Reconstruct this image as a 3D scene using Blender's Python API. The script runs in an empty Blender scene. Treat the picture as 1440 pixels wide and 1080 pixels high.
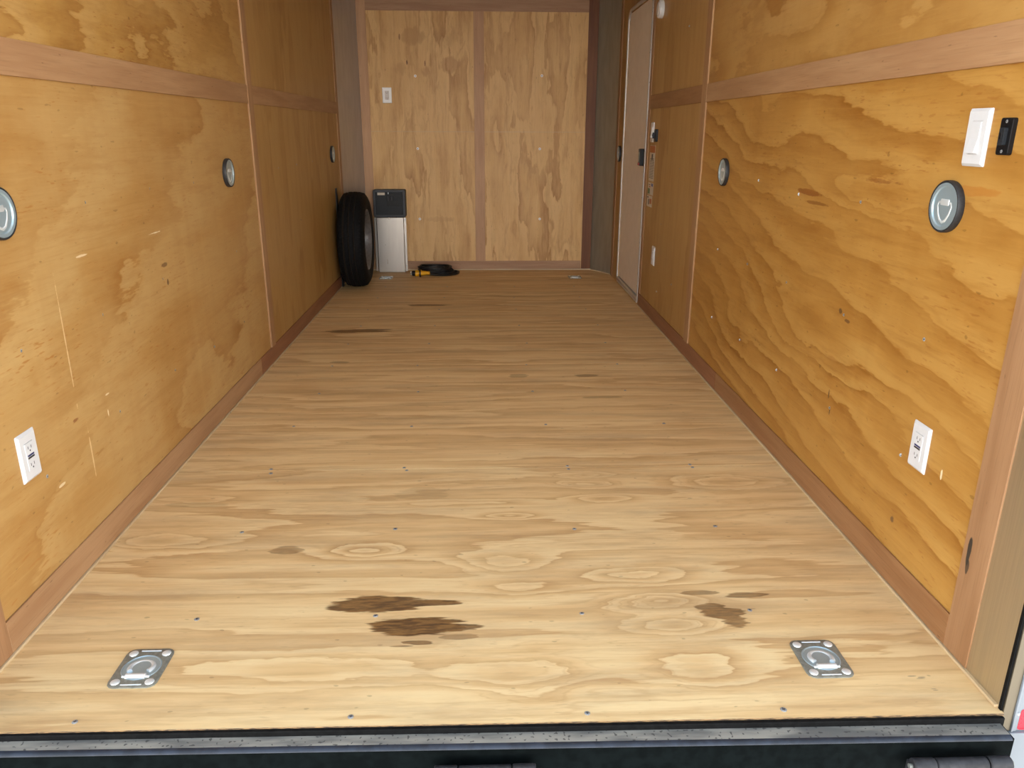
import bpy, bmesh, math, random
from math import sin, cos, pi, radians as rad
from mathutils import Vector, Matrix, noise as mnoise
random.seed(7)
C = bpy.context.scene.collection
S = bpy.context.scene

# ------------------------------------------------------------------ camera
F, PITCH, YAW, ROLL = 1081.96, 0.3181, 0.0393, 0.0043
CAM = Vector((0.0031, -1.2451, 1.118))
fw = Vector((sin(YAW)*cos(PITCH), cos(YAW)*cos(PITCH), -sin(PITCH)))
rt = Vector((cos(YAW), -sin(YAW), 0)); up = rt.cross(fw)
rt2 = rt*cos(ROLL)+up*sin(ROLL); up2 = -rt*sin(ROLL)+up*cos(ROLL)
cd = bpy.data.cameras.new('camera'); cam = bpy.data.objects.new('camera', cd); C.objects.link(cam)
cd.sensor_fit = 'HORIZONTAL'; cd.sensor_width = 36; cd.lens = F/1440*36
cd.clip_start = .02; cd.clip_end = 500
m = Matrix.Identity(4)
for i in range(3):
    m[i][0] = rt2[i]; m[i][1] = up2[i]; m[i][2] = -fw[i]; m[i][3] = CAM[i]
cam.matrix_world = m
S.camera = cam

# ------------------------------------------------------------------ light
w = bpy.data.worlds.new('world'); S.world = w; w.use_nodes = True
nt = w.node_tree; bg = nt.nodes['Background']
tc = nt.nodes.new('ShaderNodeTexCoord'); sx = nt.nodes.new('ShaderNodeSeparateXYZ'); cr = nt.nodes.new('ShaderNodeValToRGB')
nt.links.new(tc.outputs['Generated'], sx.inputs[0]); nt.links.new(sx.outputs['Z'], cr.inputs[0])
e = cr.color_ramp.elements
e[0].position = 0.0; e[0].color = (1.0, .97, .92, 1)
e[1].position = 1.0; e[1].color = (.10, .13, .17, 1)
for p_, c_ in ((.12, (.95, .94, .92, 1)), (.28, (.30, .33, .36, 1)), (.55, (.15, .18, .22, 1))):
    q = e.new(p_); q.color = c_
nt.links.new(cr.outputs[0], bg.inputs[0]); bg.inputs[1].default_value = 3.4
sd = bpy.data.lights.new('sun', 'SUN'); sd.energy = 5.0; sd.angle = rad(2); sd.color = (1, .95, .87)
sun = bpy.data.objects.new('sun', sd); C.objects.link(sun)
sun.rotation_euler = Vector((.25, .75, .9)).to_track_quat('Z', 'Y').to_euler()   # high sun from beyond the trailer's nose: the open rear is in shade
S.view_settings.view_transform = 'Standard'; S.view_settings.look = 'None'
S.view_settings.gamma = 1; S.view_settings.use_curve_mapping = False
S.view_settings.exposure = 1.60

# ------------------------------------------------------------------ node helper
class V:
    def __init__(s, t, o): s.t, s.o = t, o
    def _m(s, op, b=None, c=None, clamp=False):
        n = s.t.nodes.new('ShaderNodeMath'); n.operation = op; n.use_clamp = clamp
        s.t.links.new(s.o, n.inputs[0])
        for i, x in ((1, b), (2, c)):
            if x is None: continue
            if isinstance(x, V): s.t.links.new(x.o, n.inputs[i])
            else: n.inputs[i].default_value = x
        return V(s.t, n.outputs[0])
    def __add__(s, b): return s._m('ADD', b)
    def __radd__(s, b): return s._m('ADD', b)
    def __sub__(s, b): return s._m('SUBTRACT', b)
    def __rsub__(s, b): return (s*-1)+b
    def __mul__(s, b): return s._m('MULTIPLY', b)
    def __rmul__(s, b): return s._m('MULTIPLY', b)
    def __pow__(s, b): return s._m('POWER', b)
    def fract(s): return s._m('FRACT')
    def abs(s): return s._m('ABSOLUTE')
    def exp(s): return s._m('EXPONENT')
    def max(s, b): return s._m('MAXIMUM', b)
    def min(s, b): return s._m('MINIMUM', b)
    def clamp(s): return s._m('ADD', 0.0, clamp=True)
    def step(s, a, b):          # smoothstep from a to b
        n = s.t.nodes.new('ShaderNodeMapRange'); n.interpolation_type = 'SMOOTHSTEP'
        s.t.links.new(s.o, n.inputs[0]); n.inputs[1].default_value = a; n.inputs[2].default_value = b
        return V(s.t, n.outputs[0])
def mat(name):
    M = bpy.data.materials.new(name); M.use_nodes = True
    return M, M.node_tree, M.node_tree.nodes['Principled BSDF']
def vec(t, a, b, c):
    n = t.nodes.new('ShaderNodeCombineXYZ')
    for i, x in enumerate((a, b, c)):
        if isinstance(x, V): t.links.new(x.o, n.inputs[i])
        else: n.inputs[i].default_value = x
    return n.outputs[0]
def noi(t, v, scale=1, detail=2, rough=.5, dist=0):
    n = t.nodes.new('ShaderNodeTexNoise'); t.links.new(v, n.inputs['Vector'])
    n.inputs['Scale'].default_value = scale; n.inputs['Detail'].default_value = detail
    n.inputs['Roughness'].default_value = rough; n.inputs['Distortion'].default_value = dist
    return V(t, n.outputs[0])
def mix(t, f, a, b, blend='MIX'):
    n = t.nodes.new('ShaderNodeMix'); n.data_type = 'RGBA'; n.blend_type = blend
    if isinstance(f, V): t.links.new(f.o, n.inputs[0])
    else: n.inputs[0].default_value = f
    for i, x in ((6, a), (7, b)):
        if isinstance(x, tuple): n.inputs[i].default_value = (*x, 1)
        else: t.links.new(x, n.inputs[i])
    return n.outputs[2]
def pos(t):
    n = t.nodes.new('ShaderNodeTexCoord'); s = t.nodes.new('ShaderNodeSeparateXYZ')
    t.links.new(n.outputs['Object'], s.inputs[0])
    return [V(t, s.outputs[i]) for i in range(3)]
def bump(t, b, h, strength, dist=.002):
    n = t.nodes.new('ShaderNodeBump'); n.inputs['Strength'].default_value = strength; n.inputs['Distance'].default_value = dist
    t.links.new(h.o, n.inputs['Height']); t.links.new(n.outputs[0], b.inputs['Normal'])

def ply(name, axes, early, mid, late, fa, fb, N, seed=0., lin=(0, 0), knots=(), fine=.12, pore=.5,
        pcol=None, rough=.45, stains=None, warp=.012, gcol=None, gfac=.0, sheets=None, feather=.45, fr_=(6, 55), fade=.35, streak=(2.0, 22, .35), tone=(.79, .785, .75), grain2=.22, brush=0., spots=(), widths=(.5, .84), detail=3.0):
    """rotary cut plywood: contour bands of a stretched noise field plus knots"""
    M, t, b = mat(name); P = pos(t); u, v = P[axes[0]], P[axes[1]]
    early, mid, late = [tuple(c*k for c, k in zip(x, tone)) for x in (early, mid, late)]
    sd = seed
    if sheets:      # each sheet its own figure
        n = (v-sheets[0])*(1/sheets[1]); sd = n._m('FLOOR')*3.7+seed
    wn = noi(t, vec(t, u*7, v*22, sd), 1, 3, .6)-.5
    v2 = v+wn*warp
    wn2 = noi(t, vec(t, u*2.2, v*4.5, 9.1), 1, 2)-.5
    h = noi(t, vec(t, u*fa, v2*fb, sd), 1, detail+1, .5)*N+(v2*lin[1]+u*lin[0] if not sheets else v2*lin[1]*((n._m('FLOOR')*1.2).min(1.2)+1))
    for (ku, kv, su, sv, A) in knots:
        du = (u-ku)*(1/su)+wn2*1.3; dv = (v2-kv)*(1/sv)+wn2*.9+wn*.8
        h = h+((du*du+dv*dv)*-1).exp()*A
    fea = noi(t, vec(t, u*fr_[0], v*fr_[1], seed+13), 1, 3, .6)-.5
    f = (h+wn2*.4+fea*feather).fract()
    r = t.nodes.new('ShaderNodeValToRGB'); t.links.new(f.o, r.inputs[0])
    e = r.color_ramp.elements; e[0].position = 0; e[0].color = (*[.45*x+.55*y for x, y in zip(early, mid)], 1); e[1].position = 1; e[1].color = (*[.45*x+.55*y for x, y in zip(early, mid)], 1)
    ml = tuple(.45*x+.55*y for x, y in zip(mid, late))
    for p_, c_ in ((widths[0], mid), (widths[1], ml), (.955, late), (.985, ml), (.09, early), (.3, tuple(.7*x+.3*y for x, y in zip(early, mid)))):
        q = e.new(p_); q.color = (*c_, 1)
    amp = noi(t, vec(t, u*2.3, v*4.1, seed+17), 1, 2, .5).step(.32, .62)
    col = mix(t, amp*(1-fade)+fade, mix(t, .35, early, mid), r.outputs[0])
    # second, finer grain
    f2 = ((h*2.7+fea*.9).fract()-.5).abs()*2
    col = mix(t, f2.step(.55, 1)*noi(t, vec(t, u*3, v*6, seed+19), 1, 1).step(.4, .65)*grain2, col, late)
    # broad tone drift of the veneer
    bl = noi(t, vec(t, u*1.1, v*2.3, seed+4), 1, 3, .55)
    col = mix(t, bl.step(.3, .7)*.45, col, mid)
    # fine straight fibre
    fi = noi(t, vec(t, u*5, v*150, seed+2), 1, 4, .7)
    fm = noi(t, vec(t, u*1.5, v*3, seed+7), 1, 2)
    col = mix(t, (fi.step(.50, .80)*fm.step(.2, .7)*(fine*4)).clamp(), col, late)
    col = mix(t, (fi.step(.48, .25)*(fine*2.2)).clamp(), col, tuple(min(1, x*1.12) for x in early))
    if pore:
        po = noi(t, vec(t, u*22, v*120, seed+1), 1, 2, .5)
        pm = noi(t, vec(t, u*2, v*5, seed+8), 1, 2).step(.45, .65)
        col = mix(t, po.step(.60, .72)*pm*pore, col, pcol or late)
        po2 = noi(t, vec(t, u*30, v*190, seed+5), 1, 1).step(.70, .78)
        col = mix(t, po2*pore*.8, col, pcol or late)
    st = noi(t, vec(t, u*streak[0]+wn2*.6, v2*streak[1], seed+31), 1, 6, .68, .25)
    col = mix(t, st.step(.48, .72)*streak[2], col, late)
    col = mix(t, st.step(.50, .28)*streak[2]*.6, col, early)
    # mottling of the face veneer
    mo = noi(t, vec(t, u*14, v*34, seed+23), 1, 5, .68)
    col = mix(t, mo.step(.35, .75)*.22, col, mid)
    if brush:       # faint upright finish marks
        br_ = noi(t, vec(t, u*16, v*.9, seed+29), 1, 2, .5)
        col = mix(t, br_.step(.45, .8)*brush, col, late)
        col = mix(t, br_.step(.45, .2)*brush*.8, col, tuple(min(1, x*1.25) for x in early))
    if gfac:        # ground-in grey dirt
        g = noi(t, vec(t, u*1.4, v*9, seed+11), 1, 6, .7).step(.44, .72)
        col = mix(t, g*gfac, col, gcol)
    # small dings and specks
    sp = noi(t, vec(t, u*40, v*90, seed+3), 1, 0).step(.80, .86)
    col = mix(t, sp*.35, col, tuple(x*.3 for x in late))
    rg = rough
    if stains:
        ed = noi(t, vec(t, u*11, v*110, 3.3), 1, 3, .6)-.5
        ed2 = noi(t, vec(t, u*5, v*28, 5.3), 1, 2, .6)-.5
        inn = noi(t, vec(t, u*22, v*130, 8.3), 1, 3, .6)
        dark = None
        for (ku, kv, su, sv, a, jag) in stains:
            du = (u-ku)*(1/su); dv = (v-kv)*(1/sv)
            d = (du*du+dv*dv)+ed*(3.0*jag+1.0)+ed2*(3.5*jag+.6)
            mk = (1.12-d).step(-.02, .30)*a
            dark = mk if dark is None else dark.max(mk)
        dk = mix(t, inn.step(.35, .65), (.075, .030, .009), (.235, .112, .032))
        col = mix(t, dark, col, dk)
    for (ku, kv, su, sv, c_, a) in spots:      # small local marks (scuffs, pitch streaks)
        du = (u-ku)*(1/su); dv = (v-kv)*(1/sv)
        d = (du*du+dv*dv)+wn*2.5+(mo-.5)*3.0+(wn2*5.0 if min(su, sv) > .03 else 0.0)
        col = mix(t, (1.0-d).step(0, .9 if min(su, sv) > .03 else .5)*a, col, c_)
    t.links.new(col, b.inputs['Base Color'])
    b.inputs['Roughness'].default_value = rg
    b.inputs['Specular IOR Level'].default_value = .35
    bump(t, b, fi, .12, .001)
    return M

def lumber(name, axes, c1, c2, seed=0, rough=.5, mark=None):
    M, t, b = mat(name); P = pos(t); u, v = P[axes[0]], P[axes[1]]
    a = noi(t, vec(t, u*2.2, v*26, seed), 1, 4, .55, .3)
    g = noi(t, vec(t, u*9, v*260, seed+3), 1, 2)
    pc = noi(t, vec(t, u*.8, v*.8, seed+9), 1, 1).step(.3, .7)
    col = mix(t, a.step(.3, .7), c1, c2)
    col = mix(t, g.step(.5, .75)*.35, col, tuple(x*.6 for x in c2))
    col = mix(t, pc*.25, col, tuple(x*.8 for x in c1))
    sp = noi(t, vec(t, u*30, v*110, seed+5), 1, 1).step(.72, .8)
    col = mix(t, sp*.6, col, tuple(x*.35 for x in c2))
    if mark:
        for (ku, kv, su, sv, c_, a_) in mark:
            wob = noi(t, vec(t, u*25, v*25, 2), 1, 2)-.5
            du = (u-ku)*(1/su); dv = (v-kv)*(1/sv)
            col = mix(t, (1.0-((du*du+dv*dv)+wob*1.8)).step(0, .4)*a_, col, c_)
    t.links.new(col, b.inputs['Base Color']); b.inputs['Roughness'].default_value = rough
    b.inputs['Specular IOR Level'].default_value = .3
    bump(t, b, g, .1, .001)
    return M

def plain(name, col, rough=.5, metal=0., nz=0., scale=60, spec=.5, stretch=(1, 1, 1), col2=None, bmp=0, flat=False):
    M, t, b = mat(name)
    b.inputs['Roughness'].default_value = rough; b.inputs['Metallic'].default_value = metal
    b.inputs['Specular IOR Level'].default_value = spec
    P = pos(t)
    n = noi(t, vec(t, P[0]*stretch[0], P[1]*stretch[1], P[2]*stretch[2]), scale, 3, .55)
    c2 = col2 or tuple(x*(1-nz) for x in col)
    t.links.new(mix(t, n.step(.35, .65), col, c2), b.inputs['Base Color'])
    if (nz or col2) and not flat:
        r = n*(.25)+(rough-.12); t.links.new(r.o, b.inputs['Roughness'])
    if bmp: bump(t, b, n, bmp, .001)
    return M

# ------------------------------------------------------------------ mesh helpers
def setp(o, label=None, category=None, group=None, kind=None):
    for k, x in (('label', label), ('category', category), ('group', group), ('kind', kind)):
        if x: o[k] = x
    return o
def obj(name, bm, material, parent=None, smooth=False, **kw):
    me = bpy.data.meshes.new(name); bmesh.ops.recalc_face_normals(bm, faces=bm.faces[:]); bm.to_mesh(me); bm.free()
    for mm in (material if isinstance(material, (list, tuple)) else [material]): me.materials.append(mm)
    if smooth:
        for p in me.polygons: p.use_smooth = True
        try: me.set_sharp_from_angle(angle=rad(38))
        except Exception: pass
    o = bpy.data.objects.new(name, me); C.objects.link(o)
    if parent: o.parent = parent
    return setp(o, **kw)
def empty(name, loc=(0, 0, 0), rot=(0, 0, 0), **kw):
    o = bpy.data.objects.new(name, None); C.objects.link(o); o.location = loc; o.rotation_euler = rot
    o.empty_display_size = .05
    return setp(o, **kw)
def bx(bm, x0, x1, y0, y1, z0, z1, bev=0, seg=2, mi=0):
    r = bmesh.ops.create_cube(bm, size=1)
    vs = r['verts']
    for v in vs:
        v.co = Vector(((x0+x1)/2+v.co.x*(x1-x0), (y0+y1)/2+v.co.y*(y1-y0), (z0+z1)/2+v.co.z*(z1-z0)))
    fs = set(f for v in vs for f in v.link_faces)
    for f in fs: f.material_index = mi
    if bev:
        es = set(e for v in vs for e in v.link_edges)
        bmesh.ops.bevel(bm, geom=list(es), offset=bev, segments=seg, affect='EDGES', profile=.5)
    return bm
def B(*a, **k): return bx(bmesh.new(), *a, **k)
def rrect(w, h, r, n=6):
    pts = []
    for cx, cy, a0 in ((w/2-r, h/2-r, 0), (-w/2+r, h/2-r, 90), (-w/2+r, -h/2+r, 180), (w/2-r, -h/2+r, 270)):
        for i in range(n+1):
            a = rad(a0+90*i/n); pts.append((cx+r*cos(a), cy+r*sin(a)))
    return pts
def loft(bm, rings, cap0=True, cap1=True):
    """rings: lists of 3d points, same length, closed"""
    R = [[bm.verts.new(p) for p in r] for r in rings]
    n = len(R[0])
    for a, b_ in zip(R, R[1:]):
        for i in range(n): bm.faces.new((a[i], a[(i+1) % n], b_[(i+1) % n], b_[i]))
    if cap0: bm.faces.new(R[0][::-1])
    if cap1: bm.faces.new(R[-1])
    return bm
def prism(bm, pts, z0, z1, bev=0):
    """prism of a convex 2d outline, top chamfered by scaled ring"""
    if bev:
        cx = sum(p[0] for p in pts)/len(pts); cy = sum(p[1] for p in pts)/len(pts)
        w_ = max(p[0] for p in pts)-cx; h_ = max(p[1] for p in pts)-cy
        ins = [(cx+(p[0]-cx)*(1-bev/w_), cy+(p[1]-cy)*(1-bev/h_)) for p in pts]
        return loft(bm, [[(x, y, z0) for x, y in pts], [(x, y, z1-bev*.6) for x, y in pts], [(x, y, z1) for x, y in ins]])
    return loft(bm, [[(x, y, z0) for x, y in pts], [(x, y, z1) for x, y in pts]])
def lathe(bm, prof, n=48, axis='z', off=(0, 0, 0), close=False):
    """prof: (r, h) list; spun about an axis"""
    R = []
    for r, h in prof:
        ring = []
        for i in range(n):
            a = 2*pi*i/n; x, y = r*cos(a), r*sin(a)
            p = {'z': (x, y, h), 'x': (h, x, y), 'y': (x, h, y)}[axis]
            ring.append(bm.verts.new((p[0]+off[0], p[1]+off[1], p[2]+off[2])))
        R.append(ring)
    if close: R.append(R[0])
    for a, b_ in zip(R, R[1:]):
        for i in range(n): bm.faces.new((a[i], a[(i+1) % n], b_[(i+1) % n], b_[i]))
    if not close:
        if prof[0][0] > 1e-6: bm.faces.new(R[0][::-1])
        if prof[-1][0] > 1e-6: bm.faces.new(R[-1])
    bmesh.ops.remove_doubles(bm, verts=bm.verts[:], dist=1e-7)
    return bm
def tube(bm, pts, r, n=8, closed=False):
    pts = [Vector(p) for p in pts]; N = len(pts); R = []
    prev = None
    for i, p in enumerate(pts):
        a = pts[(i-1) % N] if (closed or i > 0) else p
        b_ = pts[(i+1) % N] if (closed or i < N-1) else p
        t = (b_-a).normalized()
        ref = prev if prev is not None else (Vector((0, 0, 1)) if abs(t.z) < .9 else Vector((1, 0, 0)))
        s = (ref-t*ref.dot(t)).normalized(); prev = s; q = t.cross(s)
        R.append([bm.verts.new(p+(s*cos(2*pi*k/n)+q*sin(2*pi*k/n))*r) for k in range(n)])
    if closed: R.append(R[0])
    for a, b_ in zip(R, R[1:]):
        for k in range(n): bm.faces.new((a[k], a[(k+1) % n], b_[(k+1) % n], b_[k]))
    if not closed: bm.faces.new(R[0][::-1]); bm.faces.new(R[-1])
    return bm
def dup(root, loc=None, rot=None, **kw):
    def cp(o, parent=None):
        c = o.copy(); C.objects.link(c)
        if parent: c.parent = parent
        for ch in o.children: cp(ch, c)
        return c
    r = cp(root)
    if loc is not None: r.location = loc
    if rot is not None: r.rotation_euler = rot
    return setp(r, **kw)

# ------------------------------------------------------------------ materials
W = 1.053; D = 5.234; H = 2.12
FLOOR_KNOTS = [(.338,1.15,.10,.022,2.4),(.338,1.075,.09,.024,2.2),(.37,.965,.10,.028,2.2),(.80,1.08,.17,.05,3.0),(.085,.60,.15,.045,2.6),
    (.43,.53,.13,.04,2.6),(.44,.40,.10,.032,2.8),(.44,.30,.11,.035,2.6),(.46,.15,.12,.06,2.0),(.09,.13,.15,.07,2.0),(.10,.47,.15,.03,1.5),
    (-.33,.67,.10,.035,2.0),(-.90,.74,.16,.05,2.4),(-.92,1.0,.16,.03,1.8),(.07,.86,.08,.02,2.0),(-.05,.95,.22,.02,1.4),(-.30,.17,.3,.05,1.6)]
ST = [(-.268,.409,.115,.040,.93,.30),(-.135,.411,.085,.011,.9,.5),(-.16,.316,.115,.042,.95,.30),(-.07,.312,.07,.012,.85,.5),(-.15,.255,.035,.009,.75,.5),(-.06,.274,.045,.010,.45,.5),
      (-.19,.243,.03,.004,.6,.4),(.585,.345,.050,.024,.75,.45),(.60,.31,.035,.02,.7,.5),(.56,.372,.04,.014,.7,.4),(.665,.420,.058,.011,.7,.3),(.555,.433,.05,.010,.6,.2),(-.55,.677,.045,.022,.5,.3),
      (-.735,3.155,.17,.030,.8,.45),(-.66,3.19,.12,.016,.75,.5),(-.80,3.13,.10,.012,.7,.5),(-.37,3.86,.16,.025,.8,.35),(.17,2.27,.05,.03,.35,.4),(.50,2.27,.06,.02,.5,.5),(-.72,2.52,.05,.02,.4,.5),
      (-.90,.96,.10,.02,.2,.3),(-.20,1.02,.08,.05,.18,.4),(.53,1.95,.09,.015,.35,.4)]
m_floor = ply('floor_plywood', (0, 1), (.86,.665,.385), (.76,.52,.265), (.53,.31,.138), .8, 6.5, 4.6, seed=2.0, lin=(0, 3.0), knots=FLOOR_KNOTS, fine=.12,
              pore=.35, pcol=(.40,.24,.11), rough=.55, stains=ST, gcol=(.37,.235,.13), gfac=.42, sheets=(-.02, 1.2455), widths=(.55,.82), feather=.4, fr_=(3, 60), fade=.6, grain2=.4, streak=(1.3, 30, .62), tone=(1, .985, .91), spots=[(.925,.105,.012,.0012,(.05,.05,.06),.8),(.945,.101,.010,.0012,(.05,.05,.06),.8),(.94,.097,.012,.0012,(.05,.05,.06),.7),(.95,.064,.010,.0012,(.05,.05,.06),.7),(.952,.060,.008,.0012,(.05,.05,.06),.7)])
m_pl_r1 = ply('right_rear_lower_plywood', (1, 2), (.60,.335,.090), (.50,.245,.052), (.31,.115,.014), .8, 2.6, 3.6, seed=11.3, lin=(-1.6, 9.5), pore=.55,
              pcol=(.27,.09,.015), knots=[(.80,.96,.30,.045,1.6),(1.15,.50,.35,.10,1.5),(1.75,1.1,.3,.08,1.0),(1.9,.35,.3,.12,1.0)], rough=.4, warp=.03, brush=.10, feather=.42, fr_=(7, 36), fade=.5, streak=(2.6, 24, .40),
              spots=[(1.25,.935,.10,.010,(.24,.08,.015),.85),(1.20,.905,.09,.006,(.22,.08,.015),.7),(.80,.995,.12,.008,(.22,.07,.015),.6),(.42,1.0,.12,.010,(.40,.14,.02),.5),(.93,.62,.012,.010,(.10,.05,.02),.8),(.88,.60,.02,.006,(.12,.05,.02),.8),
                     (.93,.36,.004,.018,(.10,.06,.03),.9),(.91,.31,.004,.015,(.10,.06,.03),.9),(.49,.17,.01,.012,(.14,.07,.03),.9),(.33,.37,.004,.014,(.9,.75,.5),.7),(.95,.47,.05,.008,(.36,.17,.04),.7)])
m_pl_r2 = ply('right_rear_upper_plywood', (1, 2), (.58,.34,.115), (.50,.265,.070), (.35,.15,.030), 1.0, 2.6, 4.4, seed=21.3, lin=(.8, 1), pore=.3, warp=.04, rough=.42, brush=.14, fade=.35, feather=.4, fr_=(9, 30), streak=(4, 12, .45))
m_pl_r3 = ply('right_front_plywood', (2, 1), (.55,.33,.12), (.48,.265,.080), (.36,.165,.040), 1.1, 4.5, 2.2, seed=31.3, pore=.3, warp=.05, rough=.42, brush=.05, fade=.35, feather=.4, fr_=(4, 30), streak=(1.6, 14, .50))
m_pl_l1 = ply('left_rear_lower_plywood', (1, 2), (.63,.405,.165), (.54,.305,.100), (.38,.165,.036), .9, 1.9, 2.8, seed=41.7, lin=(1.0, -.9), pore=.85,
              pcol=(.36,.15,.03), rough=.42, warp=.03, knots=[(1.5,.2,.25,.12,1.4),(.55,.15,.25,.1,1.2)], brush=.14, fade=.22, feather=.35, fr_=(9, 40), grain2=.15, streak=(3.0, 18, .40),
              spots=[(.83,.80,.035,.0035,(.8,.62,.38),.8),(1.30,.80,.05,.003,(.9,.75,.5),.8),(1.35,.69,.03,.008,(.12,.06,.03),.7),(1.36,.63,.008,.012,(.12,.06,.03),.8),(.68,.60,.003,.18,(.85,.62,.33),.5),(.71,.30,.003,.08,(.85,.62,.33),.5),
                     (.84,.41,.014,.003,(.85,.7,.45),.7),(.83,.36,.004,.014,(.92,.78,.52),.8),(.66,.40,.02,.006,(.22,.07,.02),.8),(.55,.27,.015,.004,(.85,.7,.45),.6)])
m_pl_l2 = ply('left_rear_upper_plywood', (1, 2), (.60,.365,.130), (.50,.275,.075), (.32,.135,.028), 1.3, 3.2, 4.4, seed=51.7, lin=(1.5, 1.5), pore=1.0,
              pcol=(.29,.11,.02), rough=.42, warp=.04, knots=[(1.35,1.62,.2,.05,2.0)], brush=.08, fade=.4, feather=.7, fr_=(8, 36), streak=(3.5, 20, .45))
m_pl_l3 = ply('left_front_plywood', (2, 1), (.56,.34,.125), (.49,.28,.085), (.37,.18,.042), 1.0, 4.5, 2.2, seed=61.7, pore=.3, warp=.05, rough=.42, brush=.05, fade=.35, feather=.4, fr_=(4, 30), streak=(1.6, 14, .50))
m_pl_b = ply('front_wall_plywood', (2, 0), (.84,.56,.265), (.75,.46,.19), (.40,.19,.055), 1.0, 4.6, 4.2, seed=71.2, tone=(.84, .82, .77), pore=.35, pcol=(.38,.19,.06), rough=.5, warp=.05, brush=.05, fade=.25, feather=.5, fr_=(3, 30), grain2=.3, streak=(1.6, 22, .55),
             spots=[(1.62,-.57,.03,.007,(.10,.035,.015),.95),(1.61,-.43,.022,.004,(.15,.06,.02),.9),(1.80,-.62,.02,.006,(.25,.12,.05),.8),(1.80,-.50,.06,.10,(.42,.23,.08),.5),(1.60,-.24,.06,.10,(.42,.22,.08),.55),(1.56,-.42,.05,.07,(.42,.22,.08),.5),(1.80,-.25,.08,.12,(.42,.23,.08),.4),(1.58,-.62,.05,.05,(.42,.23,.08),.4),(.42,-.34,.025,.14,(.42,.23,.09),.25)])
PK = (.42,.245,.122); PK2 = (.33,.172,.080)
m_st_y = lumber('reddish_batten_lengthwise', (1, 2), PK, PK2, 1)
m_st_yr = lumber('brown_batten_lengthwise', (1, 2), (.33,.17,.075), (.25,.115,.045), 4)
m_st_z = lumber('reddish_batten_upright', (2, 1), PK, PK2, 2)
m_st_zr = lumber('orange_batten_upright', (2, 1), (.35,.19,.092), (.28,.142,.064), 6,
                 mark=[(.262,.180,.035,.008,(.03,.025,.02),.95),(.225,.176,.02,.006,(.03,.025,.02),.8)])
m_st_zb = lumber('pinkish_batten_upright', (2, 0), (.52,.31,.17), (.43,.235,.12), 3)
m_st_xb = lumber('pinkish_batten_crosswise', (0, 2), (.42,.25,.145), (.33,.175,.095), 5)
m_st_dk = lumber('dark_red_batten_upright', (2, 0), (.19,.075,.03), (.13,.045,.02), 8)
m_edge = lumber('pale_edge_strip', (1, 0), (.62,.47,.28), (.50,.36,.20), 9)
m_edgeb = lumber('pale_edge_strip_crosswise', (0, 1), (.62,.50,.33), (.50,.38,.24), 9)
m_steel = plain('brushed_stainless', (.60,.53,.40), .40, .95, .06, 6, stretch=(8, 60, 1))
m_steel2 = plain('facing_stainless', (.20,.17,.125), .42, .9, .06, 6, stretch=(8, 60, 1))
m_steel_cr = plain('darkened_corner_sheet', (.33,.30,.24), .42, .55, .1, 5, stretch=(6, 6, 1))  # same galvanised sheet, darkened in colour for the right corner's darker reflection
m_steel_c = plain('galvanised_corner_sheet', (.50,.47,.44), .38, .55, .08, 5, stretch=(6, 6, 1))
m_zinc = plain('zinc_plated_steel', (.78,.84,.86), .30, .5, .0, 140, flat=True)
m_zincd = plain('weathered_zinc_plate', (.30,.31,.27), .45, .5, .25, 120)
m_chrome = plain('sky_tinted_zinc', (.40,.51,.56), .30, .55, .0, 90, flat=True)  # bluish sky reflection and recess depth of pan and dish put into the colour
m_screw = plain('screw_steel', (.42,.43,.44), .4, .4, .3, 300)
m_bolt = plain('bolt_zinc', (.80,.84,.85), .30, .5, .0, 90, flat=True)
m_rub = plain('black_rubber', (.022,.022,.024), .55, 0, .3, 200)
m_tire = plain('tire_rubber', (.006,.006,.0065), .7, 0, .3, 90, spec=.15)
m_dust = plain('dusty_groove_rubber', (.030,.022,.016), .9, 0, .5, 200, spec=.1)
m_rim = plain('painted_rim_steel', (.17,.165,.165), .42, .4, .2, 60)
m_white = plain('white_plastic', (.64,.64,.645), .35, 0, .03, 30)
m_whites = plain('brightened_white', (.9,.9,.9), .2)  # specular glint of the end wall screws put into the colour
m_white2 = plain('off_white_plastic', (.66,.61,.57), .4, 0, .04, 30)
m_slot = plain('dark_slot', (.03,.03,.03), .6)
m_blue = plain('navy_button', (.012,.020,.10), .35)
m_blk = plain('black_plastic', (.006,.006,.007), .45, 0, .2, 150, spec=.25)
m_blkg = plain('charcoal_textured_plastic', (.016,.019,.023), .55, 0, .25, 250, spec=.3)
m_frameg = plain('grey_plastic_bezel', (.050,.052,.060), .5, 0, .15, 200, spec=.3)
m_beige = plain('beige_door_skin', (.74,.62,.50), .55, 0, .04, 14)
m_alum = plain('white_aluminium', (.62,.60,.58), .32, .6, .06, 60)
m_ceil = plain('white_ceiling_sheet', (.86,.86,.84), .6, 0, .03, 5)
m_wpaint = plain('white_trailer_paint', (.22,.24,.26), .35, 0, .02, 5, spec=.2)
m_red = plain('red_reflective_tape', (.75,.006,.03), .3, 0, .08, 300)
m_yel = plain('yellow_rubber', (.80,.40,.010), .45, 0, .08, 90)
m_cord = plain('black_cord_jacket', (.010,.010,.011), .42, 0, .2, 120)
m_sill = plain('dusty_sill_metal', (.27,.25,.21), .75, .0, .0, 6, spec=.2, stretch=(1, 5, 5), col2=(.12,.115,.105))
m_beam = plain('black_frame_paint', (.004,.006,.006), .8, 0, .4, 40, spec=.04, flat=True)
m_hinge = plain('greyish_black_hinge', (.030,.029,.032), .55, .0, .4, 60, spec=.3)
m_gas = plain('black_gasket', (.006,.006,.006), .7, 0, .4, 70, spec=.12)
m_ground = plain('concrete_ground', (.55,.53,.49), .85, 0, .2, 3)
m_paper = plain('sticker_paper', (.60,.52,.42), .6, 0, .05, 50)
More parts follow.
